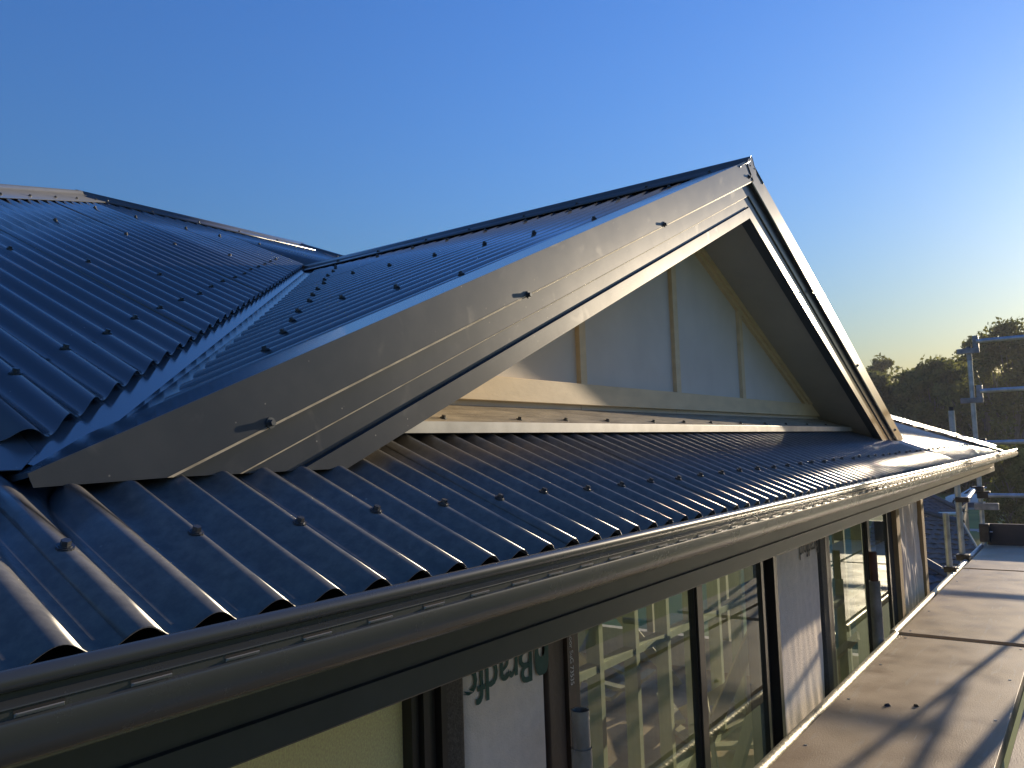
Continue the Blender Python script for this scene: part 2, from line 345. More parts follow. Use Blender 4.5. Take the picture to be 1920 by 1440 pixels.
# other slopes of the hip roof: right hip end, left hip end, rear
def slope(O, e, run, hi, off=0.0):
    e = Vector(e); inward = Vector((0, 0, 1)).cross(e); s = (inward*CA+Vector((0, 0, SA))); n = (-inward*SA+Vector((0, 0, CA)))
    u = 0.0
    while u < run:
        u1 = min(u+SW*2, run)
        corr('roof_sheet', O, e, s, n, u, u1, lambda a: 0.0, lambda a: hi(a)/CA, off, per=6)
        u = u1
YB = 2*YM
for P_ in ([(XLM-YM+0.05, 0.03), (XC-0.05, 0.03), (XC-YM-0.05, YM-0.03), (XLM+0.05, YM-0.03)], [(XC-0.03, 0.05), (XC-0.03, YB-0.05), (XC-YM+0.02, YM)], [(XLM-YM+0.03, YB-0.05), (XLM-YM+0.03, 0.05), (XLM-0.02, YM)], [(XC-0.05, YB-0.03), (XLM-YM+0.05, YB-0.03), (XLM+0.05, YM+0.03), (XC-YM-0.05, YM+0.03)]):
    zf_ = lambda q: TA*min(q[1], YB-q[1], XC-q[0], q[0]-(XLM-YM))-0.034
    obj('sarking', [(q[0], q[1], zf_(q)) for q in P_], [tuple(range(len(P_)))], 'void', house)  # black sheets added under the slopes to stop light showing through
slope((XC, 0, 0), (0, 1, 0), YB, lambda u: min(u, YB-u)-0.04)
slope((XLM-YM, YB, 0), (0, -1, 0), YB, lambda u: min(u, YB-u)-0.04)
slope((XC, YB, 0), (-1, 0, 0), XC-(XLM-YM), lambda u: min(u, XC-(XLM-YM)-u, YM)-0.04)

# roll-top capping along a line
def capping(name, P0, P1, slope_, wid=0.15, parent=house, mat='cap', lift=0.012, screws=0.32, sides=(1, -1), e0=0.0, e1=0.0):
    P0, P1 = Vector(P0), Vector(P1); d = (P1-P0).normalized(); h = Vector((0, 0, 1)).cross(d).normalized(); up = d.cross(h)
    if up.z < 0: up = -up
    prof = [(-wid, -wid*slope_-0.006), (-wid, -wid*slope_), (-0.026, -0.026*slope_)]
    for a in range(0, 181, 20): prof.append((-0.019*math.cos(math.radians(a)), 0.019*math.sin(math.radians(a))))
    prof += [(0.026, -0.026*slope_), (wid, -wid*slope_), (wid, -wid*slope_-0.006)]
    V = []; F = []; n = len(prof); A = P0-d*e0; B = P1+d*e1
    for P in (A, B): V += [P+h*a+up*(b_+lift) for a, b_ in prof]
    F = [(i, i+1, n+i+1, n+i) for i in range(n-1)]
    mb = MB(); mb.add(V, F); o = mb.build(name, mat, parent, True)
    bmn = o.data.polygons[2].normal
    md = o.modifiers.new('thickness', 'SOLIDIFY'); md.thickness = 0.0012; md.offset = 0
    L = (B-A).length; t = 0.12; i = 0
    while screws and t < L-0.05:
        for sd in sides:
            nn = (up+h*sd*slope_).normalized()
            screw(A+d*(t+random.uniform(-.02, .02))+h*sd*(wid-0.035)+up*(lift-(wid-0.035)*slope_+0.0012), nn, o)
        t += screws
    return o
ZM = TA*YM
capping('ridge_cap', (XLM, YM, ZM+0.02), (XC-YM, YM, ZM+0.02), TA, 0.15, e0=0.03, e1=0.03, sides=(1, -1))
hs = TA/math.sqrt(2)
capping('hip_cap', (XC-0.03, 0.03, 0.03*TA+0.012), (XC-YM, YM, ZM+0.014), hs, 0.12)
capping('hip_cap', (XLM, YM, ZM+0.02), (XLM-YM+0.03, 0.03, 0.03*TA+0.02), hs, 0.16)
capping('hip_cap', (XC, YB, 0.02), (XC-YM, YM, ZM+0.014), hs, 0.12, screws=0)
capping('hip_cap', (XLM-YM, YB, 0.02), (XLM, YM, ZM+0.014), hs, 0.12, screws=0)

# ------------------------------------------------------------------ gable roof
ZC = ZR-0.02                            # crest plane at the gable ridge
YQ = ZC/TA
for sd in (-1, 1):
    e = Vector((0, 1, 0)); s = Vector((-sd*CB, 0, SB)); n = Vector((sd*SB, 0, CB)); O = Vector((XA, 0, ZC))
    def lo(u, sd=sd):
        if u < YG+0.02: return -(XA-XL-0.06)/CB
        return -(XA-max(XL+0.05, u-0.205))/CB
    hi = lambda u: -0.035/CB
    u = YG+0.02
    u0s = []
    while u < YQ+0.12:
        u1 = min(u+SW, YQ+0.12)
        o = corr('roof_sheet', O, e, s, n, u, u1+(PITCH_C*0.5 if u1 < YQ else 0), lo, hi, 0.0, phase=0.02)
        if o: u0s.append((u, u1, o))
        u = u1
    if sd < 0:
        def gp(xx, yy, off): return Vector((xx, yy, ZC-TB*(XA-xx)))+n*off
        def crest(y): return round((y-0.02)/PITCH_C)*PITCH_C+0.02
        for i in range(13):
            y = crest(0.61+0.1524*i); screw(gp(y-0.01+random.uniform(-.01, .01), y, 0.001), n, pick(u0s, y))
        for xx in (1.16, 1.84, 2.45):
            for i in range(0, 9):
                y = crest(0.56+0.2286*i)
                if y < xx-0.1: screw(gp(xx+random.uniform(-.012, .012), y, 0.001), n, pick(u0s, y))
capping('ridge_cap', (XA, YG-0.004, ZR-0.014), (XA, YQ+0.12, ZR-0.014), TB, 0.13, lift=0.006, screws=0.31, sides=(1, -1))
# valley flashings
for sd in (1, -1):
    mxx = lambda xx: xx if sd > 0 else 2*XA-xx
    V = []
    for (mm, cc, gg) in (((-0.06, 0.47), (0.075, 0.345), (0.335, 0.33)), ((XA-0.16, XA+VAL+0.14), (XA-0.02, XA+VAL), (XA-0.005, XA+VAL-0.14))):
        V += [(mxx(mm[0]), mm[1], TA*mm[1]+0.005), (mxx(cc[0]), cc[1], TA*cc[1]+0.001), (mxx(gg[0]), gg[1], ZC-TB*(XA-gg[0])-0.021)]
    F = [(0, 1, 4, 3), (1, 2, 5, 4)] if sd > 0 else [(0, 3, 4, 1), (1, 4, 5, 2)]
    obj('valley_flashing', V, F, 'flash', house)
# flat flashing where the left valley runs out onto the lower sheets
mb = MB(); P = [fp(-0.9, 0.352, 0.0035), fp(0.035, 0.348, 0.0035), fp(0.075, 0.40, 0.0035), fp(0.09, 0.56, 0.004), fp(-0.9, 0.56, 0.004)]
mb.add(P+[p-nF*0.0012 for p in P], [(0, 1, 2, 3, 4), (9, 8, 7, 6, 5), (0, 5, 6, 1), (1, 6, 7, 2)]).build('valley_apron', 'cap', house)

# barge boards (faces in the plane y = YG)
ZF = 0.1315
def rake_band(d0, d1, left, xin=None):
    T = lambda xx: ZR-TB*(XA-xx)
    xs = max(XL, XA-(ZR-d0-ZF)/TB); xe = XA-(ZR-d1-ZF)/TB
    poly = []
    if T(xs)-d0 > ZF+0.002: poly = [(xs, T(xs)-d0), (xs+0.007, ZF-0.004)]
    else: poly = [(xs, ZF)]
    poly += [(max(xe, xs+0.01), ZF), (XA, ZR-d1), (XA, ZR-d0)]
    if not left: poly = [(2*XA-a, b_) for a, b_ in poly][::-1]
    return poly
for left in (True, False):
    sg = 1 if left else -1
    mb = MB(); mb.prism_y(rake_band(0.0, 0.0895, left), YG, YG+0.0016)
    # top leg of the capping lying over the sheets, with a turned-down edge
    T = lambda xx: ZR-TB*(XA-xx)
    mir = (lambda xx: xx) if left else (lambda xx: 2*XA-xx)
    prof = [(YG+0.0016, -0.0002), (YG+0.16, -0.010), (YG+0.185, -0.024), (YG+0.185, -0.028), (YG+0.0016, -0.006)]
    xa, xb = XL+0.004, XA-0.004; n = len(prof)
    V = [(mir(xa), y, T(xa)+z) for y, z in prof]+[(mir(xb), y, T(xb)+z) for y, z in prof]
    tl = MB().add(V, [(i, (i+1) % n, n+(i+1) % n, n+i) for i in range(n)]+[tuple(range(n)), tuple(range(n, 2*n))])
    mb.prism_y(rake_band(0.0925, 0.094, left), YG+0.0041, YG+0.0165)
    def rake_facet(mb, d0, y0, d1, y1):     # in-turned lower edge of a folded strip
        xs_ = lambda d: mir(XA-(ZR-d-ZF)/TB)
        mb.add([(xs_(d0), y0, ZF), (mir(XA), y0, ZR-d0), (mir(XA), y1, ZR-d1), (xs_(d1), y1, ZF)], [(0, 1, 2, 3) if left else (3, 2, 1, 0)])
    cap_o = mb.build('barge_cap', 'barge', house)
    tl.build('top_leg', 'flash', cap_o)
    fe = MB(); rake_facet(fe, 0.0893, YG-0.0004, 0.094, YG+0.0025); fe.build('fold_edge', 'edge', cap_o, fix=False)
    cap_o['label'] = 'sunlit grey barge capping with smudges' if left else 'barge capping with sun glint'
    f = MB(); f.prism_y(rake_band(0.080, 0.1435, left), YG+0.0168, YG+0.030)
    fo = f.build('barge_fascia', 'barge', house)
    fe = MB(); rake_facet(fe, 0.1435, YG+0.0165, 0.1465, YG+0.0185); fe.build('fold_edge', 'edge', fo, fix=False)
    f = MB(); f.prism_y(rake_band(0.1472, 0.187, left), YG+0.0225, YG+0.0305); f.build('fascia_strip', 'barge', fo)
    f = MB(); f.prism_y(rake_band(0.1925, 0.236, left), YG+0.0168, YG+0.0305); f.build('fascia_strip', 'barge', fo)
    f = MB(); f.prism_y(rake_band(0.1872, 0.1923, left), YG+0.0265, YG+0.0302); f.build('fascia_groove', 'fascia', fo)
    # bottom return of the fascia and sloping soffit behind it
    f = MB(); f.prism_y(rake_band(0.230, 0.2365, left), YG+0.031, YG+0.060); f.build('fascia_return', 'barge', fo)
    f = MB(); f.prism_y(rake_band(0.224, 0.230, left), YG+0.031, YGW+0.02); f.build('gable_soffit', 'soffit', house)
    for (bx, bz) in ([(0.377, 0.208), (1.097, 0.509), (1.856, 0.834), (2.662, 1.195)] if left else [(3.455, 0.850), (4.243, 0.55), (5.116, 0.199)]):
        screw((bx, YG-0.0002, bz), (0, -1, 0), cap_o, 0.95)
mb = MB(); mb.prism_y([(2.637, 1.247), (2.705, 1.186), (2.742, 1.228), (2.715, 1.272), (2.6908, 1.2842), (2.66, 1.268)], YG-0.0032, YG-0.0014)
ap = mb.build('apex_plate', 'barge', house)
for q in ((2.675, 1.243), (2.724, 1.243)): screw((q[0], YG-0.003, q[1]), (0, -1, 0), ap, 0.35)

# gable wall
Z0B, Z1B = 0.288, 0.356
def soff(xx): return ZR-0.2245-TB*abs(xx-XA)
bat = [(1.785, 1.823), (2.507, 2.549), (3.232, 3.270)]
edges = [0.55]+[0.5*(a+b_) for a, b_ in bat]+[4.85]
for i in range(len(edges)-1):
    xa, xb = edges[i]+0.0015, edges[i+1]-0.0015
    pts = [(xa, 0.25), (xb, 0.25), (xb, max(0.2505, soff(xb)))]
    if xa < XA < xb: pts.append((XA, soff(XA)))
    pts.append((xa, max(0.2505, soff(xa))))
    MB().prism_y(pts, YGW+0.004, YGW+0.012).build('gable_panel', 'panel', house)
for (xa, xb) in bat:
    MB().prism_y([(xa, Z1B), (xb, Z1B), (xb, soff(xb)-0.001), (xa, soff(xa)-0.001)], YGW-0.012, YGW+0.004).build('gable_batten', 'batten', house)
MB().box(0.62, 4.52, YGW-0.016, YGW+0.004, Z0B, Z1B).build('gable_beam', 'batten', house, bevel=0.002)
for left in (True, False):
    def rb(d0, d1):
        T = lambda xx: soff(xx)
        pts = [(XA-(ZR-0.2245-d0-Z1B)/TB, Z1B), (XA-(ZR-0.2245-d1-Z1B)/TB, Z1B), (XA-0.0005, soff(XA)-d1), (XA-0.0005, soff(XA)-d0)]
        return pts if left else [(2*XA-a, b_) for a, b_ in pts][::-1]
    MB().prism_y(rb(0.0007, 0.030), YGW-0.024, YGW+0.004).build('raking_batten', 'batten', house)
    MB().prism_y(rb(0.0305, 0.052), YGW-0.0125, YGW+0.004).build('raking_batten', 'batten', house)
# apron flashing under the gable
YA0 = 0.457; ZA0 = TA*YA0+0.029
mb = MB(); mb.add([(0.66, YA0, ZA0), (4.80, YA0, ZA0), (4.80, YGW+0.01, Z0B-0.012), (0.66, YGW+0.01, Z0B-0.012),
                   (0.66, YA0, ZA0-0.001), (4.80, YA0, ZA0-0.001), (4.80, YGW+0.01, Z0B-0.013), (0.66, YGW+0.01, Z0B-0.013)], [(0, 1, 2, 3), (7, 6, 5, 4), (0, 4, 5, 1), (1, 5, 6, 2), (3, 2, 6, 7), (0, 3, 7, 4)])
apron = mb.build('apron_flashing', 'apron', house); apron['label'] = 'dusty tan apron flashing at the gable foot'
MB().box(0.66, 4.80, YA0-0.0022, YA0-0.0004, ZA0-0.025, ZA0+0.0012).build('apron_lip', 'lip', apron, bevel=0.0006)
an = Vector((0, -(Z0B-0.012-ZA0), YGW+0.01-YA0)).normalized()
for xx in (0.80, 0.992, 1.293, 1.519, 1.758, 2.075, 2.32, 2.575, 2.896, 3.2, 3.5, 3.85, 4.2):
    yy = YA0+0.028; screw((xx, yy, ZA0+(yy-YA0)*(Z0B-0.012-ZA0)/(YGW+0.01-YA0)), an, apron, 0.9)
MB().box(0.60, 4.75, YGW+0.013, YGW+0.02, 0.20, soff(0.7)+0.02).build('sarking', 'void', house)

# ------------------------------------------------------------------ gutter and fascia
GX0, GX1 = -2.4, XC+0.135
bead = [(-0.1255+0.0078*math.cos(math.radians(t)), 0.0096+0.0078*math.sin(math.radians(t))) for t in range(20, 251, 23)]
outer = bead+[(-0.1250, 0.0012), (-0.1246, -0.0032), (-0.1318, -0.0052), (-0.1343, -0.0062), (-0.1345, -0.0072), (-0.1328, -0.0082), (-0.1328, -0.0142), (-0.1358, -0.0156), (-0.1366, -0.0178),
              (-0.1356, -0.026), (-0.1345, -0.034), (-0.131, -0.0415), (-0.125, -0.0475), (-0.115, -0.0525), (-0.100, -0.0560), (-0.06, -0.0590), (0.040, -0.0620)]
inner = [(0.040, -0.0605), (-0.06, -0.0575), (-0.100, -0.0545), (-0.122, -0.046), (-0.1315, -0.034), (-0.1330, -0.018), (-0.1300, -0.008), (-0.1225, -0.003), (-0.1222, 0.003)]
poly = outer+inner
gut = MB().prism_x(poly, GX0, GX1, True).build('gutter', 'gutter', house, True)
gut['label'] = 'long slotted quad gutter along the eave'
MB().box(GX1-0.0012, GX1+0.0006, -0.137, 0.03, -0.060, 0.006).build('gutter_end', 'gutter', gut)
gs = MB(); gs.prism_x([(-a, b_) for a, b_ in poly], 0, 7.0); o = gs.build('gutter', 'gutter', house, True)
o.matrix_world = Matrix(((0, 1, 0, XC), (1, 0, 0, 0.14), (0, 0, 1, 0), (0, 0, 0, 1)))
slot = MB()
slot.add([(-0.016, -0.1329, -0.0092), (0.016, -0.1329, -0.0092), (0.016, -0.1329, -0.0112), (-0.016, -0.1329, -0.0112)], [(0, 1, 2, 3)])
me_s = mesh('overflow_slot', [(-0.017, -0.1331, -0.0088), (0.017, -0.1331, -0.0088), (0.017, -0.1331, -0.0112), (-0.017, -0.1331, -0.0112),
    (-0.0165, -0.1331, -0.0112), (0.0165, -0.1331, -0.0112), (0.0150, -0.1362, -0.0112), (-0.0150, -0.1362, -0.0112), (0.0165, -0.1331, -0.0140), (-0.0165, -0.1331, -0.0140), (-0.0178, -0.1331, -0.0108), (-0.0178, -0.1331, -0.0136)],
    [(3, 2, 1, 0), (4, 7, 6, 5), (7, 9, 8, 6), (5, 6, 8), (4, 9, 7)])
me_s.materials.append(M['void']); me_s.materials.append(M['lip'])  # black face and pale flap paint the slot's shade and its lit edge
for p in me_s.polygons[1:]: p.material_index = 1
xx = -0.314
while xx < GX1-0.05:
    o = bpy.data.objects.new('overflow_slot', me_s); COL.objects.link(o); o.parent = gut; o.location = (xx, 0, 0); xx += 0.0812
for xx in (2.42, 5.7):
    MB().box(xx, xx+0.003, -0.1362, -0.1335, -0.03, -0.004).build('gutter_joint', 'gutter', gut)
YF = 0.042
fpoly = [(YF+0.02, -0.02), (YF, -0.02), (YF, -0.1295), (YF+0.005, -0.1305), (YF+0.005, -0.1355), (YF-0.0015, -0.137), (YF-0.0015, -0.1725), (YF+0.001, -0.175), (YF+0.02, -0.175)]
MB().prism_x(fpoly, GX0, XC-0.02).build('fascia_board', 'fascia', house)
fb2 = MB().prism_x([(-a, b_) for a, b_ in fpoly], 0.06, YB).build('fascia_board', 'fascia', house)
fb2.matrix_world = Matrix(((0, 1, 0, XC), (1, 0, 0, 0), (0, 0, 1, 0), (0, 0, 0, 1)))
MB().box(GX0, XC-0.045, YF+0.021, YWALL+0.05, -0.168, -0.160).build('eave_soffit', 'soffit', house)
MB().box(7.36, XC-0.045, YWALL+0.051, YB-0.1, -0.168, -0.160).build('eave_soffit', 'soffit', house)

# ------------------------------------------------------------------ wall with windows, wraps and posts
ZT, ZBOT = -0.175, -2.75
def wbox(name, x0, x1, y0, y1, mat, parent=house, z0=ZBOT, z1=ZT, bevel=0.0): return MB().box(x0, x1, y0, y1, z0, z1).build(name, mat, parent, bevel=bevel)
MB().box(-2.4, 7.30, YWALL-0.01, YWALL+0.1, -5.6, ZBOT).build('lower_wall', 'plaster', house)
# olive board panel with frame
ob = wbox('olive_panel', -2.3, 0.955, YWALL+0.030, YWALL+0.036, 'olive'); ob['label'] = 'fuzzy olive blind filling the window opening'
for a, b_, y in ((0.955, 0.978, 0.0), (0.982, 1.002, -0.012), (1.008, 1.030, -0.004), (1.034, 1.053, -0.02)): wbox('window_jamb', a, b_, YWALL+y, YWALL+0.05, 'frame')
def window(x0, x1, xm0, xm1, sill=-2.2):
    t = bpy.data.objects.new('window', None); COL.objects.link(t); t.parent = house; t.location = (x0, YWALL, sill)
    t.location = (0, 0, 0)
    fr = 0.034
    for a, b_ in ((x0-fr, x0), (xm0, xm1), (x1, x1+fr)): MB().box(a, b_, YWALL-0.004, YWALL+0.03, sill, ZT).build('frame', 'frame', t, bevel=0.002)
    MB().box(xm0-0.012, xm0-0.001, YWALL+0.004, YWALL+0.028, sill, ZT-0.03).build('frame', 'frame', t)
    for a, b_ in ((x0, xm0-0.012), (xm1, x1)):
        MB().box(a+0.0005, b_-0.0005, YWALL-0.003, YWALL+0.029, ZT-0.035, ZT-0.001).build('frame', 'frame', t)
        MB().box(a+0.0005, b_-0.0005, YWALL-0.003, YWALL+0.029, sill, sill+0.04).build('sill', 'frame', t)
    obj('pane', [(x0, YWALL+0.016, sill+0.04), (xm0-0.012, YWALL+0.016, sill+0.04), (xm0-0.012, YWALL+0.016, ZT-0.035), (x0, YWALL+0.016, ZT-0.035)], [(0, 1, 2, 3)], 'glass', t)
    obj('pane', [(xm1, YWALL+0.008, sill+0.04), (x1, YWALL+0.008, sill+0.04), (x1, YWALL+0.008, ZT-0.035), (xm1, YWALL+0.008, ZT-0.035)], [(0, 1, 2, 3)], 'glass', t)
    MB().box(x0-fr, x1+fr, YWALL, YWALL+0.09, ZBOT, sill-0.002).build('sill_wall', 'plaster', t)
    return t
window(1.672, 3.270, 2.545, 2.600)
window(4.425, 5.955, 5.350, 5.42)
def crease(x_, z_, amp, seed, fold):
    a = noise.noise(Vector((x_*7+seed, seed, z_*1.1)))*0.6+noise.noise(Vector((x_*18+z_*3, seed+3, z_*3)))*0.4
    b_ = fold*math.sin(x_*46+seed+2.2*noise.noise(Vector((seed, z_*1.3, x_))))
    return -(a+b_)*amp
def wrap(x0, x1, amp, seed, fold=0.0, name='wall_wrap', mat='wrap', y=YWALL, nx=40, nz=90, tuck=0.02):
    V = []; F = []
    for j in range(nz+1):
        z_ = ZBOT+(ZT-ZBOT)*j/nz
        for i in range(nx+1):
            x_ = x0+(x1-x0)*i/nx; ed = min(i, nx-i)/nx
            V.append((x_, y+crease(x_, z_, amp, seed, fold)+(tuck*(1-min(1, ed*10))**2), z_))
    for j in range(nz):
        for i in range(nx):
            a = j*(nx+1)+i; F.append((a, a+1, a+nx+2, a+nx+1))
    return obj(name, V, F, mat, house, True)
w0 = wrap(1.053, 1.140, 0.004, 1, 0, 'woven_wrap', 'darkwrap', YWALL-0.005, 10, 60)
w1 = wrap(1.133, 1.512, 0.005, 5.3); w1['label'] = 'pale grey wall wrap with upside-down green lettering'
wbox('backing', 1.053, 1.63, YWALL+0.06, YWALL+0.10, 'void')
wbox('brown_reveal', 1.505, 1.590, YWALL-0.004, YWALL+0.06, 'brown', bevel=0.004)
wbox('brown_reveal', 1.594, 1.634, YWALL-0.014, YWALL+0.06, 'brown')
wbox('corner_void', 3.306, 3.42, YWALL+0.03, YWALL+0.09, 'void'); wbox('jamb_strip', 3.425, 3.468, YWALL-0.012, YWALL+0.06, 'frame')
w2 = wrap(3.462, 4.236, 0.009, 11.7, 0.12); w2['label'] = 'grey wall wrap between the two windows'
w2b = wrap(4.225, 4.33, 0.007, 2.2, 0.0, 'woven_wrap', 'darkwrap', YWALL-0.006, 10, 60)
wbox('jamb_strip', 4.335, 4.385, YWALL-0.005, YWALL+0.06, 'frame')
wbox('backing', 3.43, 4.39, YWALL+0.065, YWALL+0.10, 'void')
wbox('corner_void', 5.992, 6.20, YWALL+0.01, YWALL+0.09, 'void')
wbox('timber_post', 6.22, 6.335, YWALL-0.02, YWALL+0.07, 'post')
w3 = wrap(6.335, 6.84, 0.045, 21.3, 0.12, nx=80); w3['label'] = 'creased loose wall wrap near the corner post'
w4 = wrap(6.83, 7.18, 0.045, 31.9, 0.15, nx=60)
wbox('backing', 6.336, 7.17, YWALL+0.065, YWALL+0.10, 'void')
wbox('timber_post', 7.17, 7.285, YWALL-0.035, YWALL+0.07, 'post', bevel=0.003)
wbox('end_wall', 7.18, 7.28, YWALL+0.071, YB-0.6, 'wrap', z1=-1.75)
for yy in (0.66, 1.5, 2.3, 3.1, 3.9, 4.7, 5.5, 6.3, 7.1): wbox('end_stud', 7.19, 7.27, yy, yy+0.07, 'stud', z0=-1.749, z1=-0.17)  # unseen end framing, left open above the low wall to let sun inside
# printed lettering
def text_on(name, body, size, x_right, z_base, y_of, mat, parent, bold=0.0, rot180=True, vertical=False, sx=1.0):
    cu = bpy.data.curves.new(name, 'FONT'); cu.body = body; cu.size = size; cu.offset = bold; cu.resolution_u = 3; cu.space_character = 0.95
    to = bpy.data.objects.new('tmp', cu); COL.objects.link(to)
    dg = bpy.context.evaluated_depsgraph_get(); me = bpy.data.meshes.new_from_object(to.evaluated_get(dg)); bpy.data.objects.remove(to)
    bm = bmesh.new(); bm.from_mesh(me)
    bmesh.ops.triangulate(bm, faces=bm.faces)
    bmesh.ops.subdivide_edges(bm, edges=[e for e in bm.edges if e.calc_length() > size*0.25], cuts=2)
    for v in bm.verts:
        a, b_ = v.co.x*sx, v.co.y
        if vertical: X_, Z_ = x_right+b_, z_base-a          # reads downwards
        elif rot180: X_, Z_ = x_right-a, z_base-b_
        else: X_, Z_ = x_right+a, z_base+b_
        v.co = (X_, y_of(X_, Z_), Z_)
    bm.to_mesh(me); bm.free(); me.name = name
    return link(name, me, M[mat], parent)
y1 = lambda a, b_: YWALL+crease(a, b_, 0.005, 5.3, 0)-0.0035+(0.02*(1-min(1, min(a-1.133, 1.512-a)/(1.512-1.133)*10))**2 if 1.133 < a < 1.512 else 0.02)
t1 = text_on('printed_lettering', 'Bradford', 0.132, 1.436, -0.383, y1, 'print', w1, 0.0016, sx=0.92)
bm = bmesh.new(); bm.from_mesh(t1.data)
bmesh.ops.delete(bm, geom=[v for v in bm.verts if v.co.x < 1.138], context='VERTS'); bm.to_mesh(t1.data); bm.free()
V = []; F = []; nlog = 24
for i in range(nlog):
    a = 2*PI*i/nlog; X_ = 1.472+0.034*math.cos(a)*abs(math.cos(a))**-0.35 if abs(math.cos(a)) > 1e-6 else 1.472
    Z_ = -0.408+0.062*math.sin(a)*abs(math.sin(a))**-0.35 if abs(math.sin(a)) > 1e-6 else -0.408
    V.append((X_, YWALL-0.007, Z_)); 
V2 = [(1.472+(v[0]-1.472)*0.45, v[1], -0.392+(v[2]+0.408)*0.45) for v in V]
obj('printed_emblem', V+V2, [(i, (i+1) % nlog, nlog+(i+1) % nlog, nlog+i) for i in range(nlog)], 'print', w1)
y2 = lambda a, b_: YWALL+crease(a, b_, 0.009, 11.7, 0.12)-0.004
t2 = text_on('printed_lettering', 'Bradford', 0.110, 4.205, -0.388, y2, 'greyprint', w2, 0.001, sx=0.92)
tx = text_on('chalk_writing', 'noor SuG 73535', 0.026, 1.604, -0.382, lambda a, b_: YWALL-0.0155, 'chalk', house, 0.0, vertical=True, sx=0.9)

# interior seen through the glass
MB().box(-2.3, 7.18, YWALL+0.11, YB-0.7, -2.08, -2.05).build('inner_floor', 'floor', house)
def stud_frame(x0, x1, y, label, yaw=0.0):
    t = thing('stud_frame', label, 'timber frame', (x0, y, -2.05))
    n = max(2, int((x1-x0)/0.45))
    for i in range(n+1):
        a = (x1-x0)*i/n; MB().box(a-0.0225, a+0.0225, -0.045, 0.045, 0.046, 1.80).build('stud', 'stud_green', t)
    MB().box(-0.03, x1-x0+0.03, -0.045, 0.045, 0.0, 0.045).build('bottom_plate', 'stud_green', t)
    MB().box(-0.03, x1-x0+0.03, -0.045, 0.045, 1.801, 1.846).build('top_plate', 'stud_green', t)
    for i in range(n):
        a = (x1-x0)*i/n; b_ = (x1-x0)*(i+1)/n; MB().box(a+0.024, b_-0.024, -0.04, 0.04, 0.9, 0.945).build('noggin', 'stud_green', t)
    t.rotation_euler.z = yaw
    return t
stud_frame(3.3, 6.9, 1.75, 'bare timber stud frame inside behind the nearer two-pane window')
stud_frame(5.9, 7.1, 1.05, 'bare timber stud frame inside behind the window by the wall corner')
for i in range(26):
    L = random.uniform(0.25, 0.8); o = MB().box(-L/2, L/2, -0.045, 0.045, 0, 0.03).build('timber_offcut', 'stud')
    o.location = (random.uniform(3.0, 6.6), random.uniform(1.0, 3.4), -2.05+0.0302*(i % 4)); o.rotation_euler.z = random.uniform(0, PI)
    tag(o, 'loose pale timber offcut lying on the floor behind the glass', 'timber', 'timber offcuts inside the house')

for i in range(16):                     # planks leaning about inside
    L = random.uniform(0.7, 1.5); o = MB().box(-0.045, 0.045, -0.012, 0.012, 0, L).build('timber_plank', 'stud')
    o.location = (random.uniform(3.3, 6.6), random.uniform(1.1, 1.65) if i % 2 else random.uniform(1.9, 3.2), -2.05)
    o.rotation_euler = (random.uniform(-0.7, 0.7), random.uniform(-1.0, 1.0), random.uniform(0, PI))
    tag(o, 'pale timber plank leaning at an angle inside behind the window glass', 'timber', 'planks leaning inside the house')
# ------------------------------------------------------------------ scaffold
ZD = -1.095
def deck_panel(x0, x1, y0, y1, label, holes=()):
    o = thing('scaffold_platform', label, 'scaffold board', ((x0+x1)/2, (y0+y1)/2, ZD))
    hx, hy = (x1-x0)/2, (y1-y0)/2
    p = MB().box(-hx, hx, -hy, hy, -0.018, 0).build('plywood_sheet', 'deck', o, bevel=0.0015)
    for sy in (-1, 1): MB().box(-hx+0.01, hx-0.01, sy*(hy-0.02)-0.018, sy*(hy-0.02)+0.018, -0.075, -0.019).build('edge_rail', 'rustgalv', o)
    for sx_ in (-1, 1): MB().box(sx_*(hx-0.022)-0.02, sx_*(hx-0.022)+0.02, -hy+0.041, hy-0.041, -0.07, -0.019).build('cross_rail', 'rustgalv', o)
    for i in range(10):
        a, b_ = (i % 5)/4*2-1, (i // 5)*2-1
        MB().tube((a*(hx-0.06), b_*(hy-0.05), 0.0), (a*(hx-0.06), b_*(hy-0.05), 0.002), 0.007, 8).build('bolt', 'galv', o)
    return o
deck_panel(2.27, 5.21, -0.322, 0.388, 'scuffed brown plywood scaffold panel lying beside the first two-pane window')
deck_panel(5.305, 8.235, -0.322, 0.398, 'plywood scaffold panel with pale scratches beside the creased wrap and corner post')
deck_panel(8.30, 10.20, -0.322, 0.40, 'short plywood scaffold panel at the end against the dark toe board')
deck_panel(-0.75, 2.235, -0.322, 0.388, 'plywood scaffold panel under the olive board window')
for (a, b_, lb) in ((-0.75, 2.235, 'outer scaffold panel beside the panel under the olive board window'), (2.27, 5.21, 'outer grey-brown scaffold panel across the narrow gap from the scuffed one'), (5.305, 8.235, 'outer scaffold panel across the gap from the scratched one'), (8.30, 10.20, 'outer scaffold panel ending at the toe board')):
    deck_panel(a, b_, -0.77, -0.362, lb)
def debris(x_, y_, s_, lb):
    V = [(random.uniform(-s_, s_), random.uniform(-s_, s_), random.uniform(0.0, s_*0.7)) for _ in range(10)]+[(s_, 0, 0), (-s_, s_*0.3, 0), (0, -s_, 0)]
    bm = bmesh.new(); [bm.verts.new(v) for v in V]; bmesh.ops.convex_hull(bm, input=bm.verts); me = bpy.data.meshes.new('debris'); bm.to_mesh(me); bm.free()
    o = link('debris', me, M['clamp']); o.location = (x_, y_, ZD); tag(o, lb, 'debris')
debris(3.72, 0.16, 0.016, 'small dark crumb of debris on the scuffed scaffold panel')
debris(3.78, 0.05, 0.013, 'tiny black chip next to the dark crumb on the panel')
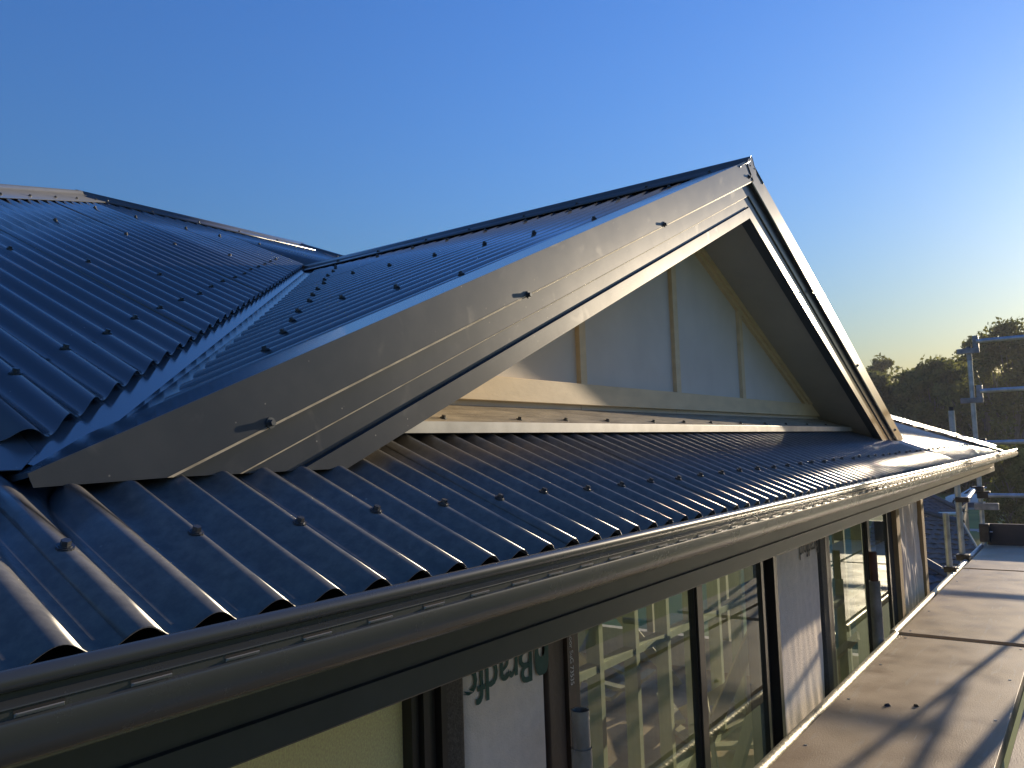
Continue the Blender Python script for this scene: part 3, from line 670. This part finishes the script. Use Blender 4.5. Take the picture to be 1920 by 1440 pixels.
def tube_thing(name, a, b_, r, mat, label, group=None, cat='scaffold tube', hollow=False, n=16):
    o = MB().tube(Vector((0, 0, 0)), Vector(b_)-Vector(a), r, n, None, hollow).build(name, mat, None, True); o.location = a
    return tag(o, label, cat, group)
def clamp(parent, at, size=(0.05, 0.05, 0.06), mat='clamp', bolt=True):
    at = Vector(at)-parent.location
    m = MB().box(at.x-size[0], at.x+size[0], at.y-size[1], at.y+size[1], at.z-size[2]/2, at.z+size[2]/2).build('coupler', mat, parent, bevel=0.006)
    if bolt:
        MB().tube(at+Vector((-size[0]*0.5, -size[1]-0.03, 0.012)), at+Vector((-size[0]*0.5, size[1]+0.02, 0.012)), 0.007, 8).build('bolt', 'galv', m)
    return m
tube_thing('scaffold_tube', (0.2, 0.425, ZD-0.022), (5.30, 0.425, ZD-0.022), 0.0242, 'tubegold', 'scaffold tube with flaking pale coating along the first panel')
tube_thing('scaffold_tube', (5.32, 0.44, ZD-0.016), (8.35, 0.44, ZD-0.016), 0.0242, 'tubegold', 'scaffold tube with peeling coating along the scratched panel')
tube_thing('scaffold_tube', (8.40, 0.445, ZD-0.016), (10.35, 0.445, ZD-0.016), 0.0242, 'galv', 'shiny scaffold tube along the short end panel')
def standard(x_, y_, z0, z1, r, mat, label, hollow=True):
    return tube_thing('scaffold_pole', (x_, y_, z0), (x_, y_, z1), r, mat, label, None, 'scaffold pole', hollow)
p1 = standard(1.50, 0.462, -5.6, -0.556, 0.0250, 'rustgalv', 'open-topped grey scaffold pole stub in front of the nearer two-pane window')
MB().tube((0, 0, 4.55), (0, 0, 4.945), 0.0285, 18).build('sleeve', 'rustgalv', p1, True)
p2 = standard(5.05, 0.475, -5.6, -0.74, 0.0335, 'rustgalv', 'grey scaffold pole with red-brown spigot beside the dark timber post')
MB().tube((0, 0, 4.8605), (0, 0, 5.04), 0.0245, 16).build('spigot', 'rust', p2, True)
p3 = standard(8.02, 0.475, -5.6, -0.566, 0.0265, 'galv', 'short galvanised scaffold pole stub next to the taller pole past the wall corner')
p4 = standard(8.914, 0.480, -5.6, 0.402, 0.0285, 'galv', 'galvanised scaffold pole rising just above the roof hip with a dark cap')
MB().tube((0, 0, 5.95), (0, 0, 6.04), 0.022, 12).build('pole_cap', 'clamp', p4, True)
p5 = standard(10.148, 0.415, -5.6, 1.13, 0.0255, 'galv', 'tall galvanised end pole carrying four guard rails')
MB().tube((0, 0, 6.60), (0, 0, 6.76), 0.0275, 16).build('sleeve', 'rustgalv', p5, True)
for k, (z_, lb) in enumerate(((1.208, 'topmost guard rail at the scaffold end'), (0.640, 'second highest guard rail at the scaffold end, just under the top one'), (0.056, 'guard rail at the scaffold end level with the roof edge'), (-0.535, 'lowest guard rail at the scaffold end above the toe board'))):
    rl = tube_thing('guard_rail', (10.09, 0.33, z_), (10.09, -1.05, z_), 0.0242, 'galv', lb, None, 'guard rail')
    if k < 2:
        clamp(p5, (10.148, 0.34, z_-0.005), (0.03, 0.03, 0.15), 'rustgalv', False)
        clamp(p5, (10.11, 0.42, z_-0.10), (0.012, 0.115, 0.06), 'rustgalv', False)
    else:
        clamp(p5, (10.15, 0.38, z_+0.005), (0.05, 0.065, 0.08), 'clamp')
clamp(p5, (10.12, 0.36, -0.66), (0.03, 0.12, 0.075), 'rustgalv', False)
clamp(p5, (10.148, 0.40, ZD+0.14), (0.05, 0.05, 0.20), 'clamp')
st = tube_thing('scaffold_tube', (8.86, 0.40, -0.50), (10.0, 0.46, -0.47), 0.0242, 'galv', 'short pale horizontal scaffold tube clamped between two poles below the gutter corner', hollow=True)
clamp(p4, (8.90, 0.44, -0.50), (0.05, 0.06, 0.05)); clamp(p5, (10.13, 0.43, -0.46), (0.06, 0.06, 0.05))
clamp(p4, (8.90, 0.47, ZD+0.02), (0.06, 0.06, 0.06)); clamp(p3, (8.02, 0.47, ZD+0.02), (0.045, 0.05, 0.05))
tb = MB().box(10.215, 10.255, -1.3, 0.385, ZD-0.02, ZD+0.235).build('toe_board', 'toe', None, bevel=0.003); tag(tb, 'dark brown toe board standing across the scaffold end', 'toe board')
# outer side of the scaffold (seen as shadows on the panels and in the glass)
for i, (x_, y_) in enumerate(((10.15, -0.90), (7.15, -0.83), (4.15, -0.83), (1.15, -0.83))):
    standard(x_, y_, -5.6, 1.2, 0.0242, 'galv', ['outer scaffold pole at the far corner by the toe board', 'outer scaffold pole across from the creased wall wrap', 'outer scaffold pole across from the grey wrap between windows', 'outer scaffold pole across from the first wall wrap'][i])
for z_, lb in ((-0.02, 'upper outer guard rail running along the scaffold'), (-0.50, 'lower outer guard rail running along the scaffold')):
    tube_thing('guard_rail', (0.9, -0.955, z_), (10.3, -0.955, z_), 0.0242, 'galv', lb, None, 'guard rail')
tube_thing('scaffold_brace', (10.2, -1.01, -1.3), (7.2, -1.01, 0.9), 0.0242, 'galv', 'diagonal outer brace sloping down toward the toe board', None, 'brace')
tube_thing('scaffold_brace', (7.1, -1.01, 0.9), (4.2, -1.01, -1.3), 0.0242, 'galv', 'diagonal outer brace sloping down toward the nearer window', None, 'brace')
for i, x_ in enumerate((2.25, 5.255, 8.265)):
    tube_thing('scaffold_transom', (x_, 0.52, ZD-0.105), (x_, -1.2, ZD-0.105), 0.0242, 'rustgalv', ['cross tube under the joint beside the olive window', 'cross tube under the joint beside the corner window', 'cross tube under the joint before the short end panel'][i])
    clamp(bpy.data.objects[sorted([o.name for o in bpy.data.objects if o.name.startswith('scaffold_transom')])[-1]], (x_, -1.0, ZD-0.105), (0.045, 0.045, 0.05))

# ------------------------------------------------------------------ ground, road, neighbours
ZG = -5.6
struct(obj('ground', [(-60, -260, ZG), (330, -260, ZG), (330, 260, ZG), (-60, 260, ZG)], [(0, 1, 2, 3)], 'grass'))
struct(obj('road', [(71, -250, ZG+0.004), (80, -250, ZG+0.004), (80, 250, ZG+0.004), (71, 250, ZG+0.004)], [(0, 1, 2, 3)], 'asphalt'))
for xx in (70.75, 80.0): struct(MB().box(xx, xx+0.25, -250, 250, ZG-0.05, ZG+0.12).build('kerb', 'concrete'))
struct(obj('path', [(55.0, -60, ZG+0.006), (56.3, -60, ZG+0.006), (56.3, 60, ZG+0.006), (55.0, 60, ZG+0.006)], [(0, 1, 2, 3)], 'concrete'))
lr = thing('verandah_roof', 'low pale blue corrugated lean-to roof below the scaffold', 'roof', (2, -3, -3.2))
for i in range(5):
    o = corr('roof_sheet', (0, 0, 0), (-1, 0, 0), (0, CA, SA), (0, -SA, CA), -4+i*1.6, -4+(i+1)*1.6, lambda u: -2.2, lambda u: 1.6, 0.0, 'lowroof', lr, per=6)
for xx in (-2.5, 0.5, 3.5):
    MB().box(xx-0.05, xx+0.05, -1.9, -1.8, -2.4, -0.84).build('post', 'white', lr)

def ray(px, py): return _f+_r*((px-960)/FPX)-_u*((py-720)/FPX)
def tile_face(name, pts, upvec, mat, parent, course=0.32, tw=0.30):
    """tiled roof face over a planar polygon: stepped, wavy courses cut to the outline"""
    pts = [Vector(p) for p in pts]; n = (pts[1]-pts[0]).cross(pts[2]-pts[0]).normalized()
    if n.z < 0: n = -n
    up = Vector(upvec); up = (up-n*up.dot(n)).normalized(); e = up.cross(n).normalized(); O = pts[0]
    P2 = [((p-O).dot(e), (p-O).dot(up)) for p in pts]
    v0 = min(p[1] for p in P2); v1 = max(p[1] for p in P2)
    V = []; F = []
    v = v0
    while v < v1-0.02:
        va, vb = v, min(v+course, v1)
        def span(vv):
            xs = []
            for i in range(len(P2)):
                a, b_ = P2[i], P2[(i+1) % len(P2)]
                if (a[1]-vv)*(b_[1]-vv) <= 0 and abs(a[1]-b_[1]) > 1e-6: xs.append(a[0]+(b_[0]-a[0])*(vv-a[1])/(b_[1]-a[1]))
            return (min(xs), max(xs)) if len(xs) >= 2 else None
        sa, sb = span(va+1e-3), span(vb-1e-3)
        if sa and sb:
            m = max(2, int((sa[1]-sa[0])/tw*4)); base = len(V)
            for i in range(m+1):
                ua = sa[0]+(sa[1]-sa[0])*i/m; ub = sb[0]+(sb[1]-sb[0])*i/m; wv = 0.018*math.cos(2*PI*ua/tw)
                V += [O+e*ua+up*va+n*(wv-0.0), O+e*ua+up*va+n*(0.035+wv), O+e*ub+up*vb+n*(0.004+wv)]
            for i in range(m):
                k = base+3*i; F += [(k, k+3, k+4, k+1), (k+1, k+4, k+5, k+2)]
        v += course
    o = obj(name, V, F, mat, parent); o['kind'] = 'stuff'
    return o
def plane_hit(px, py, P0, n):
    d = ray(px, py); n = Vector(n); return CAM+d*((Vector(P0)-CAM).dot(n)/d.dot(n))
def ridge_row(name, a, b_, r, mat, parent):
    a, b_ = Vector(a), Vector(b_); L = (b_-a).length; k = max(1, int(L/0.42))
    for i in range(k):
        MB().tube(a+(b_-a)*(i/k), a+(b_-a)*((i+0.96)/k), r*1.08, 8, r*0.92).build(name, mat, parent, True)
# neighbour with the broad brown tiled roof
nA = thing('neighbour_house', 'neighbouring house with broad brown tiled roof past the corner post', 'house', (30, 5, ZG))
nA.location = (0, 0, 0)
nn = Vector((-0.36, 0.06, 0.93)).normalized(); PA = CAM+ray(1806, 984)*(30/ray(1806, 984).x*1.0)
A = [plane_hit(px, py, PA, nn) for px, py in ((1640, 934), (1806, 983), (1833, 1030), (1790, 1110), (1620, 1112))]
tile_face('tile_slope', A, (1, -0.1, 0.4), 'tile', nA)
ridge_row('ridge_tile', A[0]+Vector((0, 0, 0.05)), A[1]+Vector((0, 0, 0.05)), 0.11, 'tiledark', nA)
MB().tube(A[1]+Vector((0, 0, 0.03)), A[2]+Vector((0, 0, 0.03)), 0.035, 8).build('barge_trim', 'brick', nA)
back = [A[0], A[1], A[1]+Vector((5, 0.5, -2.0)), A[0]+Vector((5, 0.5, -2.0))]
tile_face('tile_slope', back, (-1, 0, 0.4), 'tile', nA)
obj('wall', [A[1], A[2], (A[2].x, A[2].y, ZG), (A[1].x+4, A[1].y, ZG), A[1]+Vector((4, 0.4, -1.7))], [(0, 1, 2, 3, 4)], 'brick', nA)
bl = [A[2], A[3], A[4]]
for i in range(2): obj('wall', [bl[i], bl[i+1], (bl[i+1].x, bl[i+1].y, ZG), (bl[i].x, bl[i].y, ZG)], [(0, 1, 2, 3)], 'brick', nA)
# nearer charcoal roof
nB = thing('neighbour_house', 'near charcoal tiled roof low beside the scaffold edge', 'house', (0, 0, 0))
nb = Vector((-0.22, -0.25, 0.93)).normalized(); PB = CAM+ray(1750, 1064)*(19/ray(1750, 1064).x)
B = [plane_hit(px, py, PB, nb) for px, py in ((1690, 1042), (1728, 1056), (1788, 1090), (1760, 1180), (1680, 1180))]
tile_face('tile_slope', B, (0.7, 0.7, 0.4), 'tiledark', nB)
ridge_row('ridge_tile', B[1]+Vector((0, 0, 0.06)), B[2]+Vector((0, 0, 0.06)), 0.10, 'tiledark', nB)
for i in range(2, 4): obj('wall', [B[i], B[i+1], (B[i+1].x, B[i+1].y, ZG), (B[i].x, B[i].y, ZG)], [(0, 1, 2, 3)], 'brick', nB)
# farther hip-roofed house
nC = thing('neighbour_house', 'farther small house with grey hip roof, white gutter and cream brick wall', 'house', (0, 0, 0))
nc = Vector((-0.40, 0.0, 0.91)).normalized(); PC = CAM+ray(1798, 962)*(44/ray(1798, 962).x)
Cc = [plane_hit(px, py, PC, nc) for px, py in ((1640, 905), (1735, 926), (1806, 960), (1640, 963))]
tile_face('tile_slope', Cc, (1, 0, 0.44), 'tiledark', nC)
ridge_row('ridge_tile', Cc[0]+Vector((0, 0, 0.05)), Cc[1]+Vector((0, 0, 0.05)), 0.12, 'tiledark', nC)
ridge_row('ridge_tile', Cc[1]+Vector((0, 0, 0.05)), Cc[2]+Vector((0, 0, 0.05)), 0.12, 'tiledark', nC)
MB().tube(Cc[3]+Vector((-0.1, 0, -0.05)), Cc[2]+Vector((-0.1, 0, -0.05)), 0.07, 8).build('gutter', 'white', nC)
w_ = [Cc[3]+Vector((0.5, 0, -0.08)), Cc[2]+Vector((0.5, 0.5, -0.08))]
obj('wall', [w_[0], w_[1], (w_[1].x, w_[1].y, ZG), (w_[0].x, w_[0].y, ZG)], [(0, 1, 2, 3)], 'brick', nC)
obj('end_wall', [w_[1], (w_[1].x+7, w_[1].y+0.2, w_[1].z), (w_[1].x+7, w_[1].y+0.2, ZG), (w_[1].x, w_[1].y, ZG)], [(0, 1, 2, 3)], 'brick', nC)
tile_face('tile_slope', [Cc[2], Cc[1], Cc[1]+Vector((0.8, 0, -0.1)), Cc[2]+Vector((2.5, 0, -0.1))], (0, 1, 0.4), 'tiledark', nC)

# parked car
car = thing('parked_car', 'white hatchback car parked on the road beyond the houses', 'car', (74.5, 7.75, ZG+0.004)); car.rotation_euler.z = PI/2
prof = [(-2.05, 0.32), (-2.10, 0.62), (-2.02, 0.88), (-1.85, 1.02), (-1.55, 1.36), (-1.30, 1.46), (-0.2, 1.50), (0.35, 1.42), (0.95, 1.02), (1.55, 0.94), (1.95, 0.80), (2.08, 0.58), (2.05, 0.32)]
def car_body(pf, w0_, mat, name):
    mb = MB(); n = len(pf); V = []
    for sd, ws in ((-1, 1), (-1, 0.97), (1, 0.97), (1, 1)): pass
    for sd in (-1, 1): V += [(x_, sd*w0_*(1.0 if z_ < 0.95 else 1.0-0.20*(z_-0.95)/0.55), z_) for x_, z_ in pf]
    F = [(i, (i+1) % n, n+(i+1) % n, n+i) for i in range(n)]+[tuple(range(n)), tuple(range(2*n-1, n-1, -1))]
    return mb.add(V, F).build(name, mat, car, True, 0.03)
car_body(prof, 0.86, 'carpaint', 'body')
for sd in (-1, 1):
    yy = lambda z_: sd*(0.868-0.172*(z_-0.95)/0.55)
    for q in ([(-1.45, 1.02), (-0.35, 1.02), (-0.35, 1.40), (-1.25, 1.37)], [(-0.27, 1.02), (0.75, 1.02), (0.32, 1.35), (-0.15, 1.40)]):
        obj('side_window', [(x_, yy(z_)+sd*0.004, z_) for x_, z_ in q], [(0, 1, 2, 3)], 'carglass', car)
    for wx in (-1.3, 1.28):
        wl = MB().tube((wx, sd*0.70, 0.31), (wx, sd*0.885, 0.31), 0.31, 20).build('wheel', 'tyre', car, True)
        MB().tube((wx, sd*0.886, 0.31), (wx, sd*0.892, 0.31), 0.20, 12).build('rim', 'galv', wl)
    MB().box(1.98, 2.085, sd*0.58-0.16, sd*0.58+0.16, 0.62, 0.74).build('headlight', 'white', car)
    MB().box(-2.10, -2.0, sd*0.66-0.12, sd*0.66+0.12, 0.66, 0.86).build('tail_light', 'lamp', car)
obj('windscreen', [(0.94, -0.74, 1.05), (0.94, 0.74, 1.05), (0.40, 0.66, 1.405), (0.40, -0.66, 1.405)], [(0, 1, 2, 3)], 'carglass', car)

# ------------------------------------------------------------------ trees
def tree(name, x_, y_, H, R, label, cat='tree', group=None, leaf='leafA', low=0.35, clumps=46, per=150, ls=0.30, seed=0, trunk=True):
    rnd = random.Random(seed); t = thing(name, label, cat, (x_, y_, ZG), group)
    cents = []
    for i in range(clumps):
        h = low+(1-low)*rnd.random()**0.8; prof_ = math.sin(PI*min(1, max(0.0, (h-low)/(1-low)*0.86+0.12)))**0.7
        a = rnd.uniform(0, 2*PI); rr = R*prof_*math.sqrt(rnd.uniform(0.15, 1)); cents.append(Vector((rr*math.cos(a), rr*math.sin(a), H*h-0.4)))
    if trunk:
        mb = MB(); top = Vector((rnd.uniform(-.6, .6), rnd.uniform(-.6, .6), H*0.72)); base = Vector((0, 0, -0.1)); r0 = H*0.022
        prev = base; pr = r0; segs = 6
        line = [base]
        for i in range(1, segs+1):
            p = base.lerp(top, i/segs)+Vector((rnd.uniform(-.15, .15), rnd.uniform(-.15, .15), 0)); nr = r0*(1-0.8*i/segs); mb.tube(prev, p, pr, 7, nr); prev, pr = p, nr; line.append(p)
        for c in cents[::2]:
            k_ = min(segs-1, max(1, int(segs*0.85*(c.z/(H)))-1)); s_ = line[k_]; mid = s_.lerp(c, 0.55)+Vector((0, 0, 0.25)); r_ = r0*0.32*(1-k_/segs*0.6)
            mb.tube(s_, mid, r_, 5, r_*0.7); mb.tube(mid, c, r_*0.7, 5, r_*0.25)
        mb.build('trunk', 'bark', t, True, fix=False)
    V = []; F = []
    for c in cents:
        cr = R*rnd.uniform(0.16, 0.34); kk = int(per*rnd.uniform(0.6, 1.3))
        for i in range(kk):
            d = Vector((rnd.gauss(0, 1), rnd.gauss(0, 1), rnd.gauss(0, 0.75))).normalized()*cr*rnd.random()**0.45; p = c+d
            if p.z < 0.1: continue
            a = Vector((rnd.gauss(0, 1), rnd.gauss(0, 1), rnd.gauss(0, 1))).normalized(); b_ = a.cross(Vector((rnd.gauss(0, 1), rnd.gauss(0, 1), rnd.gauss(0, 1)))).normalized()
            s1, s2 = ls*rnd.uniform(0.5, 1.1), ls*rnd.uniform(0.25, 0.6); k_ = len(V)
            V += [p-a*s1, p-b_*s2, p+a*s1, p+b_*s2]; F.append((k_, k_+1, k_+2, k_+3))
    obj('crown', V, F, leaf, t)
    return t
def at_px(px, X): d = ray(px, 800); return CAM.y+d.y/d.x*(X-CAM.x)
spec = [(1640, 98, 13.2, 3.6), (1612, 104, 12.6, 3.6), (1680, 100, 11.6, 3.4), (1722, 97, 12.9, 3.6), (1762, 94, 13.5, 4.0), (1795, 97, 13.6, 3.6)]
for i, (px, X, H, R) in enumerate(spec):
    tree('gum_tree', X, at_px(px, X), H, R, ['gum tree with a rounded tuft just past the sloping gable edge', 'gum tree mostly hidden behind the sloping gable edge', 'lowest gum tree in the dip between two taller crowns', 'bushy gum tree between the dip and the roof-level pole stub', 'broad bushy gum tree right behind the pole stub above the roof', 'bushy gum tree just beside the tall end pole'][i], group='gum trees beyond the road', seed=20+i, clumps=54, per=170)
for i, (px, X, H, R) in enumerate([(1850, 90, 15.0, 4.2), (1905, 88, 16.2, 4.2), (1960, 92, 15.5, 4.4)]):
    tree('gum_tree', X, at_px(px, X), H, R, ['tall gum tree rising directly behind the tall end pole and top rail', 'tallest gum tree, its airy top above the topmost guard rail', 'tall gum tree beyond the end of the guard rails'][i], group='tall gums behind the guard rails', seed=50+i, clumps=60, per=120, low=0.3)
for i in range(13):                      # second row and sides
    X = 112+6*(i % 3); px = 1540+42*i
    tree('gum_tree', X, at_px(px, X), 12.3+1.2*(i % 4), 4.4, 'dark gum tree in the second row behind the others', group='second row of gum trees', seed=80+i, clumps=40, per=130, low=0.12, ls=0.42)
for i in range(12):
    X = 88+2*(i % 3); px = 1600+34*i
    tree('shrub', X, at_px(px, X), 4.6+0.8*(i % 3), 2.6, 'dark shrub growing under the gum trees', 'shrub', 'shrubs under the gum trees', seed=110+i, clumps=22, per=150, low=0.05, ls=0.3, trunk=True)
for i, (px, X, H, R) in enumerate([(1876, 52, 5.2, 1.6), (1912, 53, 5.5, 1.7), (1948, 54, 5.3, 1.8)]):
    tree('garden_bush', X, at_px(px, X), H, R, ['dense garden bush behind the tall end pole and toe board', 'dense garden bush in the middle of three behind the toe board', 'dense garden bush farthest from the tall end pole behind the toe board'][i], 'bush', 'garden bushes behind the toe board', 'leafB', low=0.02, seed=140+i, clumps=44, per=190, ls=0.16)

# ------------------------------------------------------------------ haze in the evening air
hz = MB().box(-70, 340, -270, 270, ZG-1.2, 13.5).build('haze', 'void'); hz['kind'] = 'stuff'
hm = bpy.data.materials.new('haze_air'); hm.use_nodes = True; hm.node_tree.nodes.clear()
ho = hm.node_tree.nodes.new('ShaderNodeOutputMaterial'); hv = hm.node_tree.nodes.new('ShaderNodeVolumePrincipled')
hv.inputs['Density'].default_value = 0.00045; hv.inputs['Color'].default_value = (0.93, 0.95, 1.0, 1); hv.inputs['Anisotropy'].default_value = 0.3
hm.node_tree.links.new(hv.outputs[0], ho.inputs['Volume'])
hz.data.materials.clear(); hz.data.materials.append(hm)
hz['label'] = 'thin pale evening haze over the street'
